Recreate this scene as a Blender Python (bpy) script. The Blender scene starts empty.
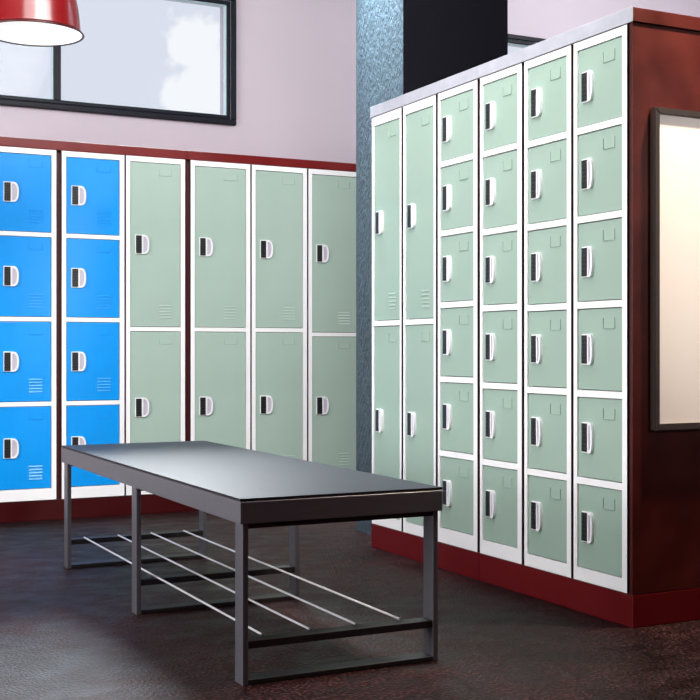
import bpy, bmesh, math
from mathutils import Vector, Matrix
PI = math.pi
col = bpy.context.scene.collection

# ------------------------------------------------------------------ materials
def pbr(name, color, rough=0.5, metal=0.0, spec=0.5, coat=0.0, emis=None, estr=0.0):
    m = bpy.data.materials.new(name); m.use_nodes = True
    b = m.node_tree.nodes['Principled BSDF']
    b.inputs['Base Color'].default_value = (*color, 1)
    b.inputs['Roughness'].default_value = rough
    b.inputs['Metallic'].default_value = metal
    b.inputs['Specular IOR Level'].default_value = spec
    b.inputs['Coat Weight'].default_value = coat
    b.inputs['Coat Roughness'].default_value = 0.12
    if emis:
        b.inputs['Emission Color'].default_value = (*emis, 1)
        b.inputs['Emission Strength'].default_value = estr
    return m

def srgb(r, g, b):
    f = lambda c: (c/255/12.92) if c/255 <= .04045 else ((c/255+.055)/1.055)**2.4
    return (f(r), f(g), f(b))

def add_noise(m, scale=20, amount=0.12, bump=0.0, bump_scale=None, rough_var=0.0, detail=4, dark=None, stretch=None, ramp=(0.3, 0.7), bdist=0.01):
    """procedural mottling on the base colour, roughness and normal (object coordinates)"""
    nt = m.node_tree; N = nt.nodes; L = nt.links
    b = N['Principled BSDF']
    tc = N.new('ShaderNodeTexCoord'); mp = N.new('ShaderNodeMapping')
    L.new(tc.outputs['Object'], mp.inputs['Vector'])
    if stretch: mp.inputs['Scale'].default_value = stretch
    nz = N.new('ShaderNodeTexNoise'); nz.inputs['Scale'].default_value = scale; nz.inputs['Detail'].default_value = detail
    L.new(mp.outputs[0], nz.inputs['Vector'])
    base = b.inputs['Base Color'].default_value[:]
    rp = N.new('ShaderNodeValToRGB'); e = rp.color_ramp.elements
    e[0].position, e[1].position = ramp
    d = dark or [c*(1-amount) for c in base[:3]]
    e[0].color = (*d, 1)
    e[1].color = (*[min(1, c*(1+amount*0.6)) for c in base[:3]], 1)
    L.new(nz.outputs['Fac'], rp.inputs['Fac']); L.new(rp.outputs['Color'], b.inputs['Base Color'])
    if rough_var:
        mr = N.new('ShaderNodeMapRange'); r = b.inputs['Roughness'].default_value
        mr.inputs['From Min'].default_value = .3; mr.inputs['From Max'].default_value = .7
        mr.inputs['To Min'].default_value = r-rough_var; mr.inputs['To Max'].default_value = r+rough_var
        L.new(nz.outputs['Fac'], mr.inputs['Value']); L.new(mr.outputs[0], b.inputs['Roughness'])
    if bump:
        nb = N.new('ShaderNodeTexNoise'); nb.inputs['Scale'].default_value = bump_scale or scale*3; nb.inputs['Detail'].default_value = 5
        L.new(mp.outputs[0], nb.inputs['Vector'])
        bp = N.new('ShaderNodeBump'); bp.inputs['Strength'].default_value = bump; bp.inputs['Distance'].default_value = bdist
        L.new(nb.outputs['Fac'], bp.inputs['Height']); L.new(bp.outputs[0], b.inputs['Normal'])
    return m

M = {}
M['white'] = add_noise(pbr('white_enamel', (.93, .93, .94), .35), 6, .03)
M['sage'] = add_noise(pbr('sage_enamel', srgb(166, 188, 176), .38), 3, .05, rough_var=.05)
M['sage_dimmed'] = add_noise(pbr('sage_enamel_dimmed', srgb(154, 178, 164), .38), 3, .05, rough_var=.05)  # same sage, darkened in colour to tone down the light on the right row
M['blue'] = add_noise(pbr('blue_enamel', srgb(0, 150, 238), .30), 3, .08, rough_var=.05)
M['red'] = add_noise(pbr('dark_red_enamel', srgb(112, 12, 12), .34), 4, .15, rough_var=.06)
M['plinth_red'] = add_noise(pbr('plinth_red_enamel', srgb(94, 2, 7), .42, spec=.28), 4, .12, rough_var=.06)
M['plinth_shaded'] = add_noise(pbr('plinth_red_shaded', srgb(58, 3, 6), .4, spec=.3), 4, .12, rough_var=.06)  # plinth red with the low light at the back row's foot coloured in
M['panel_red'] = add_noise(pbr('end_panel_red', srgb(68, 14, 7), .42, spec=.3), 7, .4, bump=.12, bump_scale=60, rough_var=.06, bdist=.002)
M['body'] = add_noise(pbr('carcass_maroon', srgb(70, 4, 10), .5), 5, .1)
M['body_dark'] = add_noise(pbr('carcass_near_black', srgb(34, 6, 12), .5), 5, .1)
M['front_sheen'] = add_noise(pbr('grey_reflection_colour', srgb(176, 178, 188), .4, metal=.1), 14, .10, rough_var=.08)  # grey colour stands in for the bright wall reflected in the red cap
M['lock_white'] = add_noise(pbr('lock_white_plastic', (.88, .88, .91), .3), 10, .03)
M['lock_grip'] = add_noise(pbr('lock_lavender_grip', srgb(196, 190, 205), .3), 10, .04)
M['keypad'] = add_noise(pbr('keypad_black', (.006, .006, .007), .35), 30, .1)
M['button'] = add_noise(pbr('keypad_button', (.03, .033, .036), .4), 30, .1)
M['bench_top'] = add_noise(pbr('bench_slate_top', srgb(44, 52, 63), .50, spec=.22), 8, .04)
M['bench_metal'] = add_noise(pbr('bench_steel', srgb(114, 114, 121), .40, metal=.6), 16, .03)
M['bench_bar'] = add_noise(pbr('bench_bar_steel', srgb(44, 40, 44), .5, metal=.5), 16, .03)
M['bench_leg'] = add_noise(pbr('bench_leg_steel', srgb(118, 118, 126), .36, metal=.7), 16, .03)
M['bench_rod'] = add_noise(pbr('bench_rod_steel', srgb(225, 225, 230), .3, metal=.4), 16, .08)
M['board'] = add_noise(pbr('board_cream', srgb(246, 239, 233), .5), 2, .02)
M['board_frame'] = add_noise(pbr('board_aluminium', srgb(125, 116, 110), .25, metal=.9), 12, .08)
M['wall'] = add_noise(pbr('lavender_plaster', srgb(197, 187, 197), .8), 1.2, .05, bump=.08, bump_scale=90, bdist=.003)
M['ceiling'] = add_noise(pbr('ceiling_plaster', srgb(205, 203, 206), .9), 2, .03)
M['front_wall'] = add_noise(pbr('maroon_bounce', srgb(150, 12, 18), .8), 2, .1)  # unseen wall, coloured red to send red reflections onto the bench ends
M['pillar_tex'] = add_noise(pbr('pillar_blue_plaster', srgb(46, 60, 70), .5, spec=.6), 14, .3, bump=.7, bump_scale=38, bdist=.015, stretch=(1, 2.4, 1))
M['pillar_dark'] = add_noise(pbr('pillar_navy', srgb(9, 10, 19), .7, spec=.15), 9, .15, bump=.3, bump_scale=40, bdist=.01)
M['win_frame'] = add_noise(pbr('window_navy_frame', srgb(12, 15, 28), .45, spec=.25), 12, .1)
M['win_bead'] = add_noise(pbr('window_bead', srgb(190, 214, 220), .35), 12, .05)
M['lamp_red'] = add_noise(pbr('lamp_red_enamel', srgb(118, 6, 10), .25, coat=.15), 4, .06)
M['lamp_rim'] = add_noise(pbr('lamp_rim_dark', srgb(70, 10, 12), .3), 6, .06)
M['lamp_in'] = add_noise(pbr('lamp_inner_white', (.9, .88, .86), .6, emis=(1, .97, .94), estr=.75), 6, .02)
M['bulb'] = pbr('bulb_glow', (1, 1, 1), .4, emis=(1, .96, .9), estr=1.5)
M['cord'] = add_noise(pbr('black_cord', (.02, .02, .02), .5), 30, .1)

# floor: dark, worn, slightly polished concrete
def floor_mat():
    m = pbr('worn_brown_concrete', (.03, .02, .022), .42, spec=.10)
    nt = m.node_tree; N = nt.nodes; L = nt.links; b = N['Principled BSDF']
    tc = N.new('ShaderNodeTexCoord')
    def noise(s, d=6, st=None, dist=0):
        n = N.new('ShaderNodeTexNoise'); n.inputs['Scale'].default_value = s; n.inputs['Detail'].default_value = d
        n.inputs['Distortion'].default_value = dist
        if st:
            mp = N.new('ShaderNodeMapping'); mp.inputs['Scale'].default_value = st; mp.inputs['Rotation'].default_value = (0, 0, .5)
            L.new(tc.outputs['Object'], mp.inputs[0]); L.new(mp.outputs[0], n.inputs['Vector'])
        else: L.new(tc.outputs['Object'], n.inputs['Vector'])
        return n
    big = noise(1.1, 6); mid = noise(8, 8, (1, 1.4, 1), .3); fine = noise(95, 3)
    r1 = N.new('ShaderNodeValToRGB'); e = r1.color_ramp.elements
    e[0].position = .32; e[0].color = (*srgb(17, 10, 11), 1); e[1].position = .68; e[1].color = (*srgb(45, 24, 26), 1)
    L.new(big.outputs['Fac'], r1.inputs['Fac'])
    r2 = N.new('ShaderNodeValToRGB'); e = r2.color_ramp.elements
    e[0].position = .35; e[0].color = (.55, .55, .55, 1); e[1].position = .72; e[1].color = (1.5, 1.45, 1.4, 1)
    L.new(mid.outputs['Fac'], r2.inputs['Fac'])
    mx = N.new('ShaderNodeMix'); mx.data_type = 'RGBA'; mx.blend_type = 'MULTIPLY'; mx.inputs['Factor'].default_value = 1
    L.new(r1.outputs[0], mx.inputs['A']); L.new(r2.outputs[0], mx.inputs['B'])
    r3 = N.new('ShaderNodeValToRGB'); e = r3.color_ramp.elements
    e[0].position = .52; e[0].color = (.45, .45, .45, 1); e[1].position = .66; e[1].color = (5.5, 5.3, 5, 1)  # fine speckle; its bright peaks also put floor glare into the colour
    L.new(fine.outputs['Fac'], r3.inputs['Fac'])
    mx2 = N.new('ShaderNodeMix'); mx2.data_type = 'RGBA'; mx2.blend_type = 'MULTIPLY'; mx2.inputs['Factor'].default_value = .8
    L.new(mx.outputs['Result'], mx2.inputs['A']); L.new(r3.outputs[0], mx2.inputs['B'])
    L.new(mx2.outputs['Result'], b.inputs['Base Color'])
    mr = N.new('ShaderNodeMapRange'); mr.inputs['From Min'].default_value = .3; mr.inputs['From Max'].default_value = .7
    mr.inputs['To Min'].default_value = .34; mr.inputs['To Max'].default_value = .56
    L.new(mid.outputs['Fac'], mr.inputs['Value']); L.new(mr.outputs[0], b.inputs['Roughness'])
    bp = N.new('ShaderNodeBump'); bp.inputs['Strength'].default_value = .8; bp.inputs['Distance'].default_value = .006
    L.new(fine.outputs['Fac'], bp.inputs['Height'])
    bp2 = N.new('ShaderNodeBump'); bp2.inputs['Strength'].default_value = .10; bp2.inputs['Distance'].default_value = .01
    L.new(mid.outputs['Fac'], bp2.inputs['Height']); L.new(bp.outputs[0], bp2.inputs['Normal']); L.new(bp2.outputs[0], b.inputs['Normal'])
    return m
M['floor'] = floor_mat()

def glass_mat():
    m = bpy.data.materials.new('window_glass'); m.use_nodes = True
    N = m.node_tree.nodes; L = m.node_tree.links; N.clear()
    o = N.new('ShaderNodeOutputMaterial'); mix = N.new('ShaderNodeMixShader'); t = N.new('ShaderNodeBsdfTransparent')
    g = N.new('ShaderNodeBsdfGlossy'); g.inputs['Roughness'].default_value = .02
    t.inputs['Color'].default_value = (.97, .98, .985, 1)
    f = N.new('ShaderNodeFresnel'); f.inputs['IOR'].default_value = 1.12
    L.new(f.outputs[0], mix.inputs[0]); L.new(t.outputs[0], mix.inputs[1]); L.new(g.outputs[0], mix.inputs[2]); L.new(mix.outputs[0], o.inputs[0])
    return m
M['glass'] = glass_mat()

# ------------------------------------------------------------------ mesh helpers
def box(bm, x0, x1, y0, y1, z0, z1, mi=0, bevel=0.0, seg=2):
    r = bmesh.ops.create_cube(bm, size=1.0)
    vs = r['verts']
    for v in vs:
        v.co.x = x0 if v.co.x < 0 else x1
        v.co.y = y0 if v.co.y < 0 else y1
        v.co.z = z0 if v.co.z < 0 else z1
    fs = set(f for v in vs for f in v.link_faces)
    if bevel > 0:
        es = list(set(e for v in vs for e in v.link_edges))
        rr = bmesh.ops.bevel(bm, geom=es, offset=bevel, segments=seg, profile=.6, affect='EDGES')
        fs = set(rr['faces']) | set(f for f in fs if f.is_valid)
    for f in fs: f.material_index = mi
    return fs

def prism(bm, pts, y0, y1, mi=0):
    """pts in (x,z), extruded along y"""
    a = [bm.verts.new((x, y0, z)) for x, z in pts]; b = [bm.verts.new((x, y1, z)) for x, z in pts]
    n = len(pts); fs = [bm.faces.new(a), bm.faces.new(b[::-1])]
    for i in range(n): fs.append(bm.faces.new((a[i], b[i], b[(i+1) % n], a[(i+1) % n])))
    for f in fs: f.material_index = mi
    return fs

def lathe(bm, prof, seg=64, mi=0):
    rings = []
    for r, z in prof:
        rings.append([bm.verts.new((r*math.cos(2*PI*i/seg), r*math.sin(2*PI*i/seg), z)) for i in range(seg)])
    for a, b in zip(rings, rings[1:]):
        for i in range(seg):
            f = bm.faces.new((a[i], a[(i+1) % seg], b[(i+1) % seg], b[i])); f.smooth = True; f.material_index = mi
    return rings

def rod(bm, p, q, r, seg=12):
    p, q = Vector(p), Vector(q); d = q-p
    rot = d.to_track_quat('Z', 'Y').to_matrix().to_4x4()
    bmesh.ops.create_cone(bm, cap_ends=True, segments=seg, radius1=r, radius2=r, depth=d.length, matrix=Matrix.Translation((p+q)/2) @ rot)

def build(name, bm, mats, parent=None, loc=None):
    bmesh.ops.recalc_face_normals(bm, faces=bm.faces)
    me = bpy.data.meshes.new(name); bm.to_mesh(me); bm.free()
    for m in (mats if isinstance(mats, (list, tuple)) else [mats]): me.materials.append(m)
    o = bpy.data.objects.new(name, me); col.objects.link(o)
    if parent: o.parent = parent
    if loc: o.location = loc
    return o

def struct(name, bm, mats, parent=None):
    o = build(name, bm, mats, parent)
    if not parent: o['kind'] = 'structure'
    return o

def thing(name, label, cat, loc=(0, 0, 0), rz=0, group=None):
    o = bpy.data.objects.new(name, None); o.empty_display_size = .1; col.objects.link(o)
    o.location = loc; o.rotation_euler = (0, 0, rz); o['label'] = label; o['category'] = cat
    if group: o['group'] = group
    return o

def tag(o, label, cat, group=None):
    o['label'] = label; o['category'] = cat
    if group: o['group'] = group
    return o

# ------------------------------------------------------------------ scene measures (metres)
H = 1.95            # locker height with plinth and cap
XR, YR, LR = 2.50, 3.028, 1.775     # right-hand bank: face plane x, near end y, length
YB = 6.29           # back bank face plane
YW = 6.741          # back wall
ZP, ZC = .104, 1.903 # plinth top, cap bottom
RX0, RX1, RY0, RY1, ZTOP = -2.6, 6.4, -2.6, YW, 3.6

# ------------------------------------------------------------------ room shell
bm = bmesh.new(); box(bm, RX0-.2, RX1+.2, RY0-.2, RY1+.2, -.1, 0); struct('floor', bm, M['floor'])
bm = bmesh.new(); box(bm, RX0-.2, RX1+.2, RY0-.2, RY1+.2, ZTOP, ZTOP+.1); struct('ceiling', bm, M['ceiling'])
bm = bmesh.new(); box(bm, RX0-.2, RX0, RY0, RY1, 0, ZTOP); struct('wall_left', bm, M['wall'])
bm = bmesh.new(); box(bm, RX1, RX1+.2, RY0, RY1, 0, ZTOP); struct('wall_right', bm, M['wall'])
bm = bmesh.new(); box(bm, RX0-.2, RX1+.2, RY0-.2, RY0, 0, ZTOP); struct('wall_front', bm, M['front_wall'])
# back wall with two window openings
W1 = (.50, 2.605); W2 = (3.55, 5.85); WZ = (2.195, 2.955)
bm = bmesh.new()
for x0, x1, z0, z1 in ((RX0-.2, RX1+.2, 0, WZ[0]), (RX0-.2, RX1+.2, WZ[1], ZTOP), (RX0-.2, W1[0], WZ[0], WZ[1]),
                       (W1[1], W2[0], WZ[0], WZ[1]), (W2[1], RX1+.2, WZ[0], WZ[1])):
    box(bm, x0, x1, YW, YW+.25, z0, z1)
struct('wall_back', bm, M['wall'])

def window(name, x0, x1, mulls):
    z0, z1 = WZ
    e = bpy.data.objects.new(name, None); col.objects.link(e); e['kind'] = 'structure'
    e.location = ((x0+x1)/2, YW, z0)
    ox, oz = e.location.x, z0
    g = .001
    bm = bmesh.new(); t = .055
    def ring(bm, a, b, c, d, w, ya, yb, mi=0, bev=.003):
        for (p, q, u, v) in ((a, b, c, c+w), (a, b, d-w, d), (a, a+w, c+w, d-w), (b-w, b, c+w, d-w)):
            box(bm, p-ox, q-ox, ya, yb, u-oz, v-oz, mi, bevel=bev, seg=1)
    ring(bm, x0+g, x1-g, z0+g, z1-g, .029, -.028, .06)
    ring(bm, x0+.030, x1-.030, z0+.030, z1-.030, .003, -.010, .06, 1, 0)
    ring(bm, x0+.033, x1-.033, z0+.033, z1-.033, .022, -.016, .06)
    for mx in mulls: box(bm, mx-.020-ox, mx+.020-ox, -.016, .06, z0+t-oz, z1-t-oz, bevel=.003)
    build('window_frame', bm, [M['win_frame'], M['win_bead']], e)
    edges = [x0+t]+[v for mx in mulls for v in (mx-.020, mx+.020)]+[x1-t]
    for i in range(0, len(edges), 2):
        a, b = edges[i]+.0005, edges[i+1]-.0005; c, d = z0+t+.0005, z1-t-.0005
        bm = bmesh.new(); ring(bm, a, b, c, d, .003, -.004, .045, 0, 0); build('glazing_bead', bm, M['win_bead'], e)
        bm = bmesh.new(); box(bm, a+.004-ox, b-.004-ox, .036, .040, c+.004-oz, d-.004-oz); build('window_pane', bm, M['glass'], e)
    return e
window('window_1', W1[0], W1[1], [1.556])
window('window_2', W2[0], W2[1], [4.75])

# pillar
bm = bmesh.new()
px0, px1, py0, py1 = 2.67, 3.233, 4.815, 5.285
fs = box(bm, px0, px1, py0, py1, 0, ZTOP)
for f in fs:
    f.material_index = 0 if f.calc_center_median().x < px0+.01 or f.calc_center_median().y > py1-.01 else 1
o = build('pillar', bm, [M['pillar_tex'], M['pillar_dark']])
tag(o, 'tall dark navy pillar with a rough blue plaster side, behind the right locker row', 'pillar')
o['kind'] = 'structure'

# ------------------------------------------------------------------ lockers
# local frame: x to the right along the front, -y out of the front, z up; origin at the middle of the base
LW, LH = .071, .102
def lock_meshes(LW):
    # housing: white plate + D-shaped outer handle rim
    bm = bmesh.new()
    box(bm, -.003, .040, -.006, 0, -LH/2, LH/2, bevel=.002)
    pts = []
    n = 10
    # D outline ring from x=.036 to .078, hollow in the middle
    def dpts(inset):
        xs0 = .033+inset*.75; top = LH/2-inset; out = LW-inset; xc = .043
        p = [(xs0, -top)]
        for i in range(0, n+1):
            a = -PI/2+PI*i/n
            c, q = max(0, math.cos(a)), math.sin(a)
            p.append((xc+(out-xc)*c**.75, top*(abs(q)**.85)*(1 if q > 0 else -1)))
        p += [(xs0, top)]
        return p
    o_, i_ = dpts(0), dpts(.009)
    def ring(pts, y): return [bm.verts.new((x, y, z)) for x, z in pts]
    of, ob = ring(o_, -.011), ring(o_, 0); inf, inb = ring(i_, -.011), ring(i_, -.005)
    k = len(o_)
    for i in range(k):
        j = (i+1) % k
        bm.faces.new((of[i], of[j], ob[j], ob[i])); bm.faces.new((of[i], inf[i], inf[j], of[j])); bm.faces.new((inf[i], inb[i], inb[j], inf[j]))
    bm.faces.new(ob)
    bmesh.ops.recalc_face_normals(bm, faces=bm.faces)
    me1 = bpy.data.meshes.new('lock_housing'); bm.to_mesh(me1); bm.free(); me1.materials.append(M['lock_white'])
    bm = bmesh.new()
    box(bm, 0, .031, -.0095, -.0055, -LH/2+.004, LH/2-.004, 0, bevel=.0015)
    for r in range(6):
        for c in range(2):
            cx, cz = .0095+c*.012, .036-r*.0144
            box(bm, cx-.004, cx+.004, -.0105, -.009, cz-.0035, cz+.0035, 1)
    me2 = bpy.data.meshes.new('keypad'); bm.to_mesh(me2); bm.free(); me2.materials.append(M['keypad']); me2.materials.append(M['button'])
    bm = bmesh.new()
    prism(bm, dpts(.0105), -.0075, -.0045)
    # raised finger bar
    bmesh.ops.recalc_face_normals(bm, faces=bm.faces)
    me3 = bpy.data.meshes.new('handle'); bm.to_mesh(me3); bm.free(); me3.materials.append(M['lock_grip'])
    return me1, me2, me3
LOCK_WIDE, LOCK_SLIM = lock_meshes(.072), lock_meshes(.058)

def ochild(name, me, parent, loc=(0, 0, 0)):
    o = bpy.data.objects.new(name, me); col.objects.link(o); o.parent = parent; o.location = loc
    return o

def holder_mesh(w, h, mat):
    bm = bmesh.new(); t = .0028
    box(bm, -w/2, -w/2+t, -.003, 0, -h, 0, bevel=.001, seg=1); box(bm, w/2-t, w/2, -.003, 0, -h, 0, bevel=.001, seg=1)
    box(bm, -w/2+t, w/2-t, -.003, 0, -h, -h+t, bevel=.001, seg=1)
    me = bpy.data.meshes.new('label_holder'); bm.to_mesh(me); bm.free(); me.materials.append(mat); return me

def vent_mesh(w, n, mat):
    bm = bmesh.new()
    for i in range(n):
        z = i*.016
        # sloped louvre: sticks out at the lower edge
        a = [bm.verts.new(p) for p in ((-w/2, 0, z+.007), (w/2, 0, z+.007), (w/2, -.003, z), (-w/2, -.003, z))]
        b = [bm.verts.new(p) for p in ((-w/2, 0, z), (w/2, 0, z))]
        bm.faces.new(a); bm.faces.new((a[3], a[2], b[1], b[0])); bm.faces.new((a[0], a[3], b[0])); bm.faces.new((a[1], b[1], a[2]))
    bmesh.ops.recalc_face_normals(bm, faces=bm.faces)
    me = bpy.data.meshes.new('vent'); bm.to_mesh(me); bm.free(); me.materials.append(mat); return me

def locker(label, w, tiers, mat, loc, rz, depth, group, gapl=.004, gapr=.004, vents=True, splits=None, body='body', bot=.045, sl=.023, sr=.024, top=.030, LOCK=LOCK_WIDE):
    """column of lockers; w is the width of the white front"""
    t = thing('locker', label, 'locker', loc, rz, group)
    z0, z1 = 0, ZC-ZP
    bm = bmesh.new(); box(bm, -w/2-gapl, w/2+gapr, .024, depth, z0+.001, z1-.001); build('carcass', bm, M[body], t)
    dv = .022
    D0, D1 = bot, z1-top
    if splits is None: splits = [D0+(D1-D0)*i/tiers for i in range(1, tiers)]
    cuts = [D0]+splits+[D1]
    # frame
    bm = bmesh.new()
    bv = .0015
    box(bm, -w/2, -w/2+sl, 0, .0235, z0+.002, z1-.002); box(bm, w/2-sr, w/2, 0, .0235, z0+.002, z1-.002)
    for f in bm.faces:   # the folded-back returns of the front are painted like the carcass
        f.normal_update()
        if abs(f.normal.x) > .9 and abs(abs(f.calc_center_median().x)-w/2) < .001: f.material_index = 1
    box(bm, -w/2+sl, w/2-sr, .0005, .0235, z0+.002, bot); box(bm, -w/2+sl, w/2-sr, .0005, .0235, z1-top, z1-.002)
    for s in splits: box(bm, -w/2+sl, w/2-sr, .0005, .0235, s-dv/2, s+dv/2)
    build('frame', bm, [M['white'], M[body]], t)
    xa, xb = -w/2+sl, w/2-sr
    dw = xb-xa; g = .003
    hw = dw*.26
    hm = holder_mesh(hw, .036, mat); vm = vent_mesh(hw, 5, mat) if vents else None
    for i in range(tiers):
        a = cuts[i]+(dv/2 if i else 0)+g; b = cuts[i+1]-(dv/2 if i < tiers-1 else 0)-g
        bm = bmesh.new(); box(bm, xa+g-(xa+g), xb-g-(xa+g), 0, .015, 0, b-a, bevel=.002)
        d = build('door', bm, mat, t, (xa+g, .004, a))
        cz = (b-a)/2
        o = ochild('lock_housing', LOCK[0], d, (.027, 0, cz)); o['label'] = 'white lock plate with curved handle rim'
        o = ochild('keypad', LOCK[1], d, (.027, 0, cz)); o['label'] = 'black keypad strip'
        o = ochild('handle', LOCK[2], d, (.027, 0, cz))
        ochild('label_holder', hm, d, ((dw)*.69, 0, b-a-.03))
        if vm: ochild('vent', vm, d, ((dw)*.69, 0, .045))
    return t

gb, gr_ = 'locker columns along the back wall', 'locker columns of the right hand row'
DB = YW-YB-.002
def back(x0, x1, tiers, mat, label, **k):
    return locker(label, x1-x0, tiers, mat, ((x0+x1)/2, YB, ZP), 0, DB, gb, bot=.060, **k)
mid = [.985-ZP]
quarters = [.598-ZP, 1.031-ZP, 1.464-ZP]
back(1.134, 1.450, 4, M['blue'], 'four-door bright blue locker column at the left edge of the photo', gapr=.013, splits=quarters)
back(1.478, 1.808, 4, M['blue'], 'four-door bright blue locker column next to the first sage green column', gapl=.014, splits=quarters)
back(1.817, 2.143, 2, M['sage'], 'sage two-door locker column right beside the blue lockers', gapr=.015, splits=mid)
back(2.175, 2.521, 2, M['sage'], 'sage two-door locker column just right of the wide dark red seam, in the back row', gapl=.015, splits=mid)
back(2.530, 2.866, 2, M['sage'], 'sage two-door back row locker column, second before the dark pillar', splits=mid)
back(2.875, 3.212, 2, M['sage'], 'sage two-door back row locker column partly hidden by the dark pillar', splits=[.962-ZP])
# caps and plinths of the back row
def slab(name, x0, x1, y0, y1, z0, z1, mat, label, cat, group, bevel=.003):
    cx, cy = (x0+x1)/2, (y0+y1)/2
    bm = bmesh.new(); box(bm, x0-cx, x1-cx, y0-cy, y1-cy, 0, z1-z0, bevel=bevel)
    return tag(build(name, bm, mat, None, (cx, cy, z0)), label, cat, group)
slab('locker_top_cover', 1.10, 2.1585, YB-.004, YW-.002, ZC, H, M['red'], 'dark red flat cap over the two blue and first sage locker columns', 'locker top', 'red caps of the back row')
slab('locker_top_cover', 2.1605, 3.222, YB-.004, YW-.002, ZC, H, M['red'], 'dark red flat cap over the three back row columns left of the pillar', 'locker top', 'red caps of the back row')
slab('locker_plinth', 1.10, 2.1585, YB+.006, YW-.002, 0, ZP, M['plinth_shaded'], 'dark red plinth under the two blue and first sage locker columns', 'plinth', 'red plinths')
slab('locker_plinth', 2.1605, 3.222, YB+.006, YW-.002, 0, ZP, M['plinth_shaded'], 'dark red plinth under the three back row columns left of the pillar', 'plinth', 'red plinths')

# right-hand bank: distances from the near end
RD = .93
def right(a, b, tiers, label, **k):
    return locker(label, b-a, tiers, M['sage_dimmed'], (XR, YR+(a+b)/2, ZP), -PI/2, RD, gr_, body='body_dark', LOCK=LOCK_SLIM, **k)
rows = lambda *z: [v-ZP for v in z]
right(.026, .302, 6, 'sage six-door locker column nearest, at the whiteboard end of the row', sl=.019, splits=rows(.439, .729, 1.022, 1.307, 1.603), gapl=.005, gapr=.003, vents=False)
right(.316, .590, 6, 'sage six-door locker column, second from the whiteboard end', sl=.018, splits=rows(.442, .732, 1.022, 1.308, 1.603), gapl=.005, gapr=.006, vents=False)
right(.606, .882, 6, 'sage six-door locker column, third from the whiteboard end', sl=.016, sr=.027, bot=.054, splits=rows(.452, .740, 1.030, 1.316, 1.610), gapl=.006, gapr=.005, vents=False)
right(.900, 1.194, 6, 'sage six-door locker column beside the two tall-door columns', sl=.015, sr=.028, bot=.060, splits=rows(.462, .757, 1.052, 1.338, 1.614), gapl=.006, gapr=.005, vents=False)
right(1.210, 1.480, 2, 'sage two-door locker column between a six-door column and the farthest one', sl=.015, sr=.018, top=.040, splits=rows(.99), gapl=.006, gapr=.005)
right(1.495, 1.766, 2, 'sage two-door locker column at the far end of the row, beside the pillar', sl=.014, sr=.016, top=.042, splits=rows(.99), gapl=.005, gapr=.005)
# end panel (red) on the near end, plinths, caps
bm = bmesh.new(); box(bm, 0, RD+.02, 0, .0145, 0, ZC-ZP-.001, bevel=.002)
o = build('locker_end_panel', bm, M['panel_red'], None, (XR, YR, ZP+.0005))
tag(o, 'dark red brown end panel of the locker row, behind the whiteboard', 'panel')
YJ = YR+.891
slab('locker_plinth', XR+.002, XR+RD+.02, YR, YJ-.001, 0, ZP, M['plinth_red'], 'deep red plinth under the three nearest columns of the right locker row', 'plinth', 'red plinths')
slab('locker_plinth', XR+.002, XR+RD+.02, YJ+.001, YR+LR, 0, ZP, M['plinth_red'], 'deep red plinth under the far half of the right locker row', 'plinth', 'red plinths')
def rcap(y0, y1, label):
    t = thing('locker_top_cover', label, 'locker top', (XR-.004, (y0+y1)/2, ZC), 0, 'caps of the right hand row')
    h = (y1-y0)/2
    bm = bmesh.new(); box(bm, .004, RD+.024, -h+.0, h, .001, H-ZC-.001, bevel=.002); p = build('top_panel', bm, M['panel_red'], t)
    bm = bmesh.new(); box(bm, 0, .0038, -h, h, 0, H-ZC, bevel=.001, seg=1); f = build('front_sheen', bm, M['front_sheen'], t); f['label'] = 'thin front strip coloured like a grey reflection'
rcap(YR-.004, YJ-.001, 'flat locker cap with a painted grey reflection on its front over the three nearest right row columns')
rcap(YJ+.001, YR+LR, 'flat locker cap with a painted grey reflection on its front over the three farthest right row columns')

# ------------------------------------------------------------------ whiteboard on the end panel
t = thing('whiteboard', 'cream whiteboard with a mitred metal frame on the red end panel', 'whiteboard', (2.568, YR-.001, .62))
BW, BH, FW, FD = .84, 1.018, .021, .026
bm = bmesh.new(); box(bm, FW-.004, BW-FW+.004, -.019, 0, FW-.004, BH-FW+.004); build('panel', bm, M['board'], t)
def rail(p):   # mitred bar between outer and inner points
    bm = bmesh.new(); prism(bm, p, -FD, -.0005)
    es = [e for e in bm.edges]
    bmesh.ops.bevel(bm, geom=es, offset=.0025, segments=2, affect='EDGES'); build('frame_rail', bm, M['board_frame'], t)
o_ = [(0, 0), (BW, 0), (BW, BH), (0, BH)]; i_ = [(FW, FW), (BW-FW, FW), (BW-FW, BH-FW), (FW, BH-FW)]
for k in range(4):
    j = (k+1) % 4; rail([o_[k], o_[j], i_[j], i_[k]])

# ------------------------------------------------------------------ bench
bx, by, bw, bl, bh = 1.155, 2.951, .608, 1.975, .488
t = thing('bench', 'long low dark metal bench with a slate top and open rod shelf', 'bench', (bx, by, 0))
th = .066
bm = bmesh.new(); box(bm, .0005, bw-.0005, .0005, bl-.0005, bh-.006, bh, bevel=0)
for f in bm.faces:
    f.normal_update(); f.material_index = 0 if f.normal.z > .9 else 1  # slab sides coloured darker to take away their pale highlight
build('bench_top', bm, [M['bench_top'], M['bench_bar']], t)
bm = bmesh.new()
for a in ((0, .003, 0, bl), (bw-.003, bw, 0, bl), (.003, bw-.003, 0, .003), (.003, bw-.003, bl-.003, bl)):
    box(bm, *a, bh-th, bh-.0085, bevel=.001, seg=1)
box(bm, .004, bw-.004, .004, bl-.004, bh-.030, bh-.0075)
box(bm, .004, bw-.004, .004, bl-.004, bh-th+.001, bh-th+.004)
build('apron', bm, M['bench_metal'], t)
lw, lt = .056, .016
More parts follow.
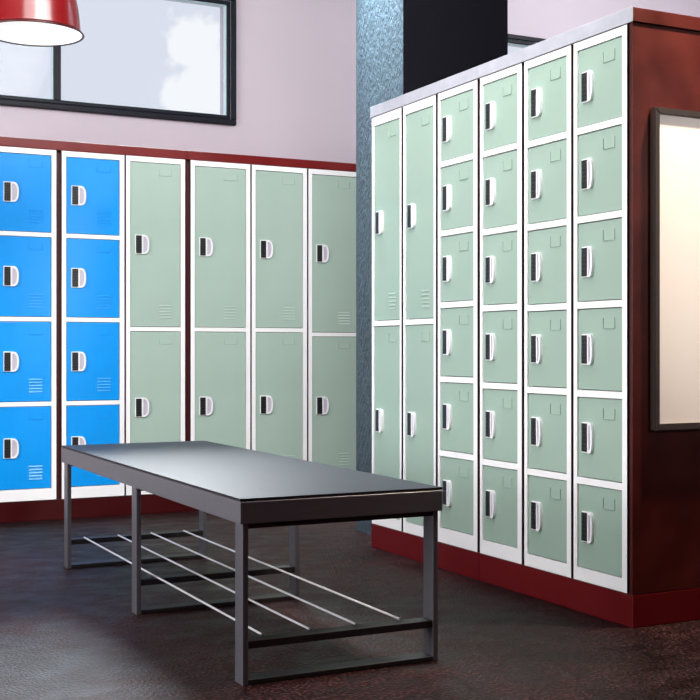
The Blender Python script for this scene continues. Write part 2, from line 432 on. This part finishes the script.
for y0 in (.008, bl/2-lw/2, bl-.008-lw):
    f = bpy.data.objects.new('leg_frame', None); col.objects.link(f); f.parent = t; f.location = (0, y0, 0); f.empty_display_size = .05
    xa, xb = .010, bw-.010
    for x0 in (xa, xb-lt):
        bm = bmesh.new(); box(bm, x0, x0+lt, 0, lw, 0, bh-th, bevel=.002); build('leg', bm, M['bench_leg'], f)
    bm = bmesh.new(); box(bm, xa+lt, xb-lt, 0, lw, .001, .014, bevel=.0015); build('foot_bar', bm, M['bench_bar'], f)
    bm = bmesh.new(); box(bm, xa+lt, xb-lt, 0, lw, bh-th-.014, bh-th-.0005, bevel=.0015); build('top_bar', bm, M['bench_bar'], f)
    bm = bmesh.new(); box(bm, xa+lt, xb-lt, 0.004, lw-.004, .094, .114, bevel=.0015); build('cross_bar', bm, M['bench_bar'], f)
for k in range(4):
    x = .010+lt+(bw-.02-2*lt)*(.10, .35, .60, .85)[k]
    bm = bmesh.new(); rod(bm, (x, .050, .1185), (x, bl-.050, .1185), .0032); build('shelf_rod', bm, M['bench_rod'], t)

# ------------------------------------------------------------------ pendant lamp
lx, ly, lz = 1.067, 5.03, 2.163
t = thing('pendant_lamp', 'glossy red dome pendant lamp hanging above the blue lockers', 'lamp', (lx, ly, lz))
prof = [(.190, .010), (.187, .03), (.184, .065), (.179, .105), (.171, .145), (.157, .187), (.134, .228), (.100, .256), (.066, .268), (.048, .270)]
bm = bmesh.new(); lathe(bm, prof)
lathe(bm, [(r-.003, z-.001) for r, z in prof]); build('lamp_shade', bm, M['lamp_red'], t)
bm = bmesh.new(); lathe(bm, [(.186, .010), (.192, .012), (.199, .006), (.203, .000), (.200, -.003), (.194, .001), (.186, .010)]); build('rim', bm, M['lamp_rim'], t)
bm = bmesh.new()
r_ = lathe(bm, [(.193, .001), (.185, .008), (.15, .016), (.08, .022), (.01, .024)]); bm.faces.new(r_[-1]); build('diffuser', bm, M['lamp_in'], t)
bm = bmesh.new()
r_ = lathe(bm, [(.05, .266), (.045, .276), (.044, .32), (.038, .335), (.012, .345), (.006, .36)]); bm.faces.new(r_[-1]); build('lamp_socket', bm, M['lamp_red'], t)
bm = bmesh.new(); rod(bm, (0, 0, .355), (0, 0, ZTOP-lz-.03), .0035); build('cord', bm, M['cord'], t)
bm = bmesh.new(); r_ = lathe(bm, [(.055, ZTOP-lz), (.055, ZTOP-lz-.02), (.04, ZTOP-lz-.032), (.005, ZTOP-lz-.034)]); bm.faces.new(r_[-1]); build('ceiling_rose', bm, M['lamp_red'], t)

# ------------------------------------------------------------------ camera
cam = bpy.data.cameras.new('camera'); co = bpy.data.objects.new('camera', cam); col.objects.link(co)
F, T = 1220.14, .46275
cam.sensor_width = 36; cam.sensor_fit = 'HORIZONTAL'; cam.lens = 36*F/700
co.location = (0, 0, .8735); co.rotation_euler = (PI/2, 0, -T)
cam.clip_start = .05
bpy.context.scene.camera = co

# ------------------------------------------------------------------ light
def area(name, loc, target, sx, sy, power, color=(1, 1, 1), spread=None):
    l = bpy.data.lights.new(name, 'AREA'); l.shape = 'RECTANGLE'; l.size = sx; l.size_y = sy; l.energy = power; l.color = color
    if spread: l.spread = math.radians(spread)
    o = bpy.data.objects.new(name, l); col.objects.link(o); o.location = loc
    o.rotation_euler = (Vector(target)-Vector(loc)).to_track_quat('-Z', 'Y').to_euler()
    return o
def spot(name, loc, target, power, angle, blend=.6, color=(1, 1, 1), r=.05):
    l = bpy.data.lights.new(name, 'SPOT'); l.energy = power; l.spot_size = math.radians(angle); l.spot_blend = blend; l.color = color; l.shadow_soft_size = r
    o = bpy.data.objects.new(name, l); col.objects.link(o); o.location = loc
    o.rotation_euler = (Vector(target)-Vector(loc)).to_track_quat('-Z', 'Y').to_euler()
    return o
area('key_left', (-2.4, 3.5, 1.75), (2.6, 3.8, .9), 2.6, 2.2, 158, (1, .99, .98))
area('low_fill', (-2.4, 3.7, .75), (2.6, 4.0, .3), 2.4, .9, 42, (1, .99, .98))
area('back_row_fill', (1.1, 3.1, 3.55), (1.8, 6.2, .9), 2.6, 1.2, 122, (1, .985, .98))  # added unseen light, brightens the back lockers from above
area('back_row_wash', (1.6, 3.0, 3.3), (2.3, 6.3, .3), 1.6, .5, 22, (1, .985, .97), spread=100)
area('front_fill', (.4, -.6, 3.5), (1.2, 3.0, 0), 2.4, 1.2, 5, (1, .97, .96))  # weak unseen fill added above the camera
area('back_wall_fill', (4.9, 4.9, 3.55), (4.9, 6.74, 2.6), 1.6, .8, 80, (.97, .98, 1))  # added unseen light, brightens the right part of the back wall
sl = bpy.data.lights.new('sun_through_window', 'SUN'); sl.energy = 7.5; sl.angle = math.radians(17); sl.color = (.95, .98, 1)
so = bpy.data.objects.new('sun_through_window', sl); col.objects.link(so); so.location = (4, 10, 6)
so.rotation_euler = Vector((-.31, -.93, -.63)).to_track_quat('-Z', 'Y').to_euler()
spot('pillar_spot', (2.40, 5.04, 3.54), (2.69, 5.04, 2.5), 2000, 38, 1, (.80, .95, 1))
spot('end_panel_spot', (2.95, 2.72, 3.1), (2.85, 3.03, 1.9), 700, 66, 1, (1, .82, .62))
spot('board_fill_spot', (3.7, -1.0, 2.2), (3.0, 3.0, 1.28), 300, 23, .7, (1, .97, .94), r=.25)  # added unseen narrow light to brighten the whiteboard

# ------------------------------------------------------------------ world: pale sky with soft clouds
w = bpy.data.worlds.new('sky'); bpy.context.scene.world = w; w.use_nodes = True
N = w.node_tree.nodes; L = w.node_tree.links; N.clear()
out = N.new('ShaderNodeOutputWorld'); bg = N.new('ShaderNodeBackground'); bg.inputs['Strength'].default_value = 1.08
tc = N.new('ShaderNodeTexCoord'); nz = N.new('ShaderNodeTexNoise'); nz.inputs['Scale'].default_value = 16; nz.inputs['Detail'].default_value = 9
L.new(tc.outputs['Generated'], nz.inputs['Vector'])
cd = Vector((.340, .952, .221)).normalized()
vm = N.new('ShaderNodeVectorMath'); vm.operation = 'DISTANCE'; vm.inputs[1].default_value = cd
L.new(tc.outputs['Generated'], vm.inputs[0])
mr = N.new('ShaderNodeMapRange'); mr.inputs['From Min'].default_value = 0; mr.inputs['From Max'].default_value = .07
mr.inputs['To Min'].default_value = .26; mr.inputs['To Max'].default_value = -.10
L.new(vm.outputs['Value'], mr.inputs['Value'])
ad = N.new('ShaderNodeMath'); ad.operation = 'ADD'; L.new(nz.outputs['Fac'], ad.inputs[0]); L.new(mr.outputs[0], ad.inputs[1])
rp = N.new('ShaderNodeValToRGB'); e = rp.color_ramp.elements
e[0].position = .55; e[0].color = (*srgb(217, 221, 233), 1); e[1].position = .60; e[1].color = (*srgb(243, 244, 248), 1)
L.new(ad.outputs[0], rp.inputs['Fac']); L.new(rp.outputs[0], bg.inputs['Color']); L.new(bg.outputs[0], out.inputs[0])

sc = bpy.context.scene
sc.view_settings.view_transform = 'Standard'; sc.view_settings.look = 'None'
sc.cycles.use_denoising = True
sc.cycles.max_bounces = 6
sc.cycles.sample_clamp_indirect = 4
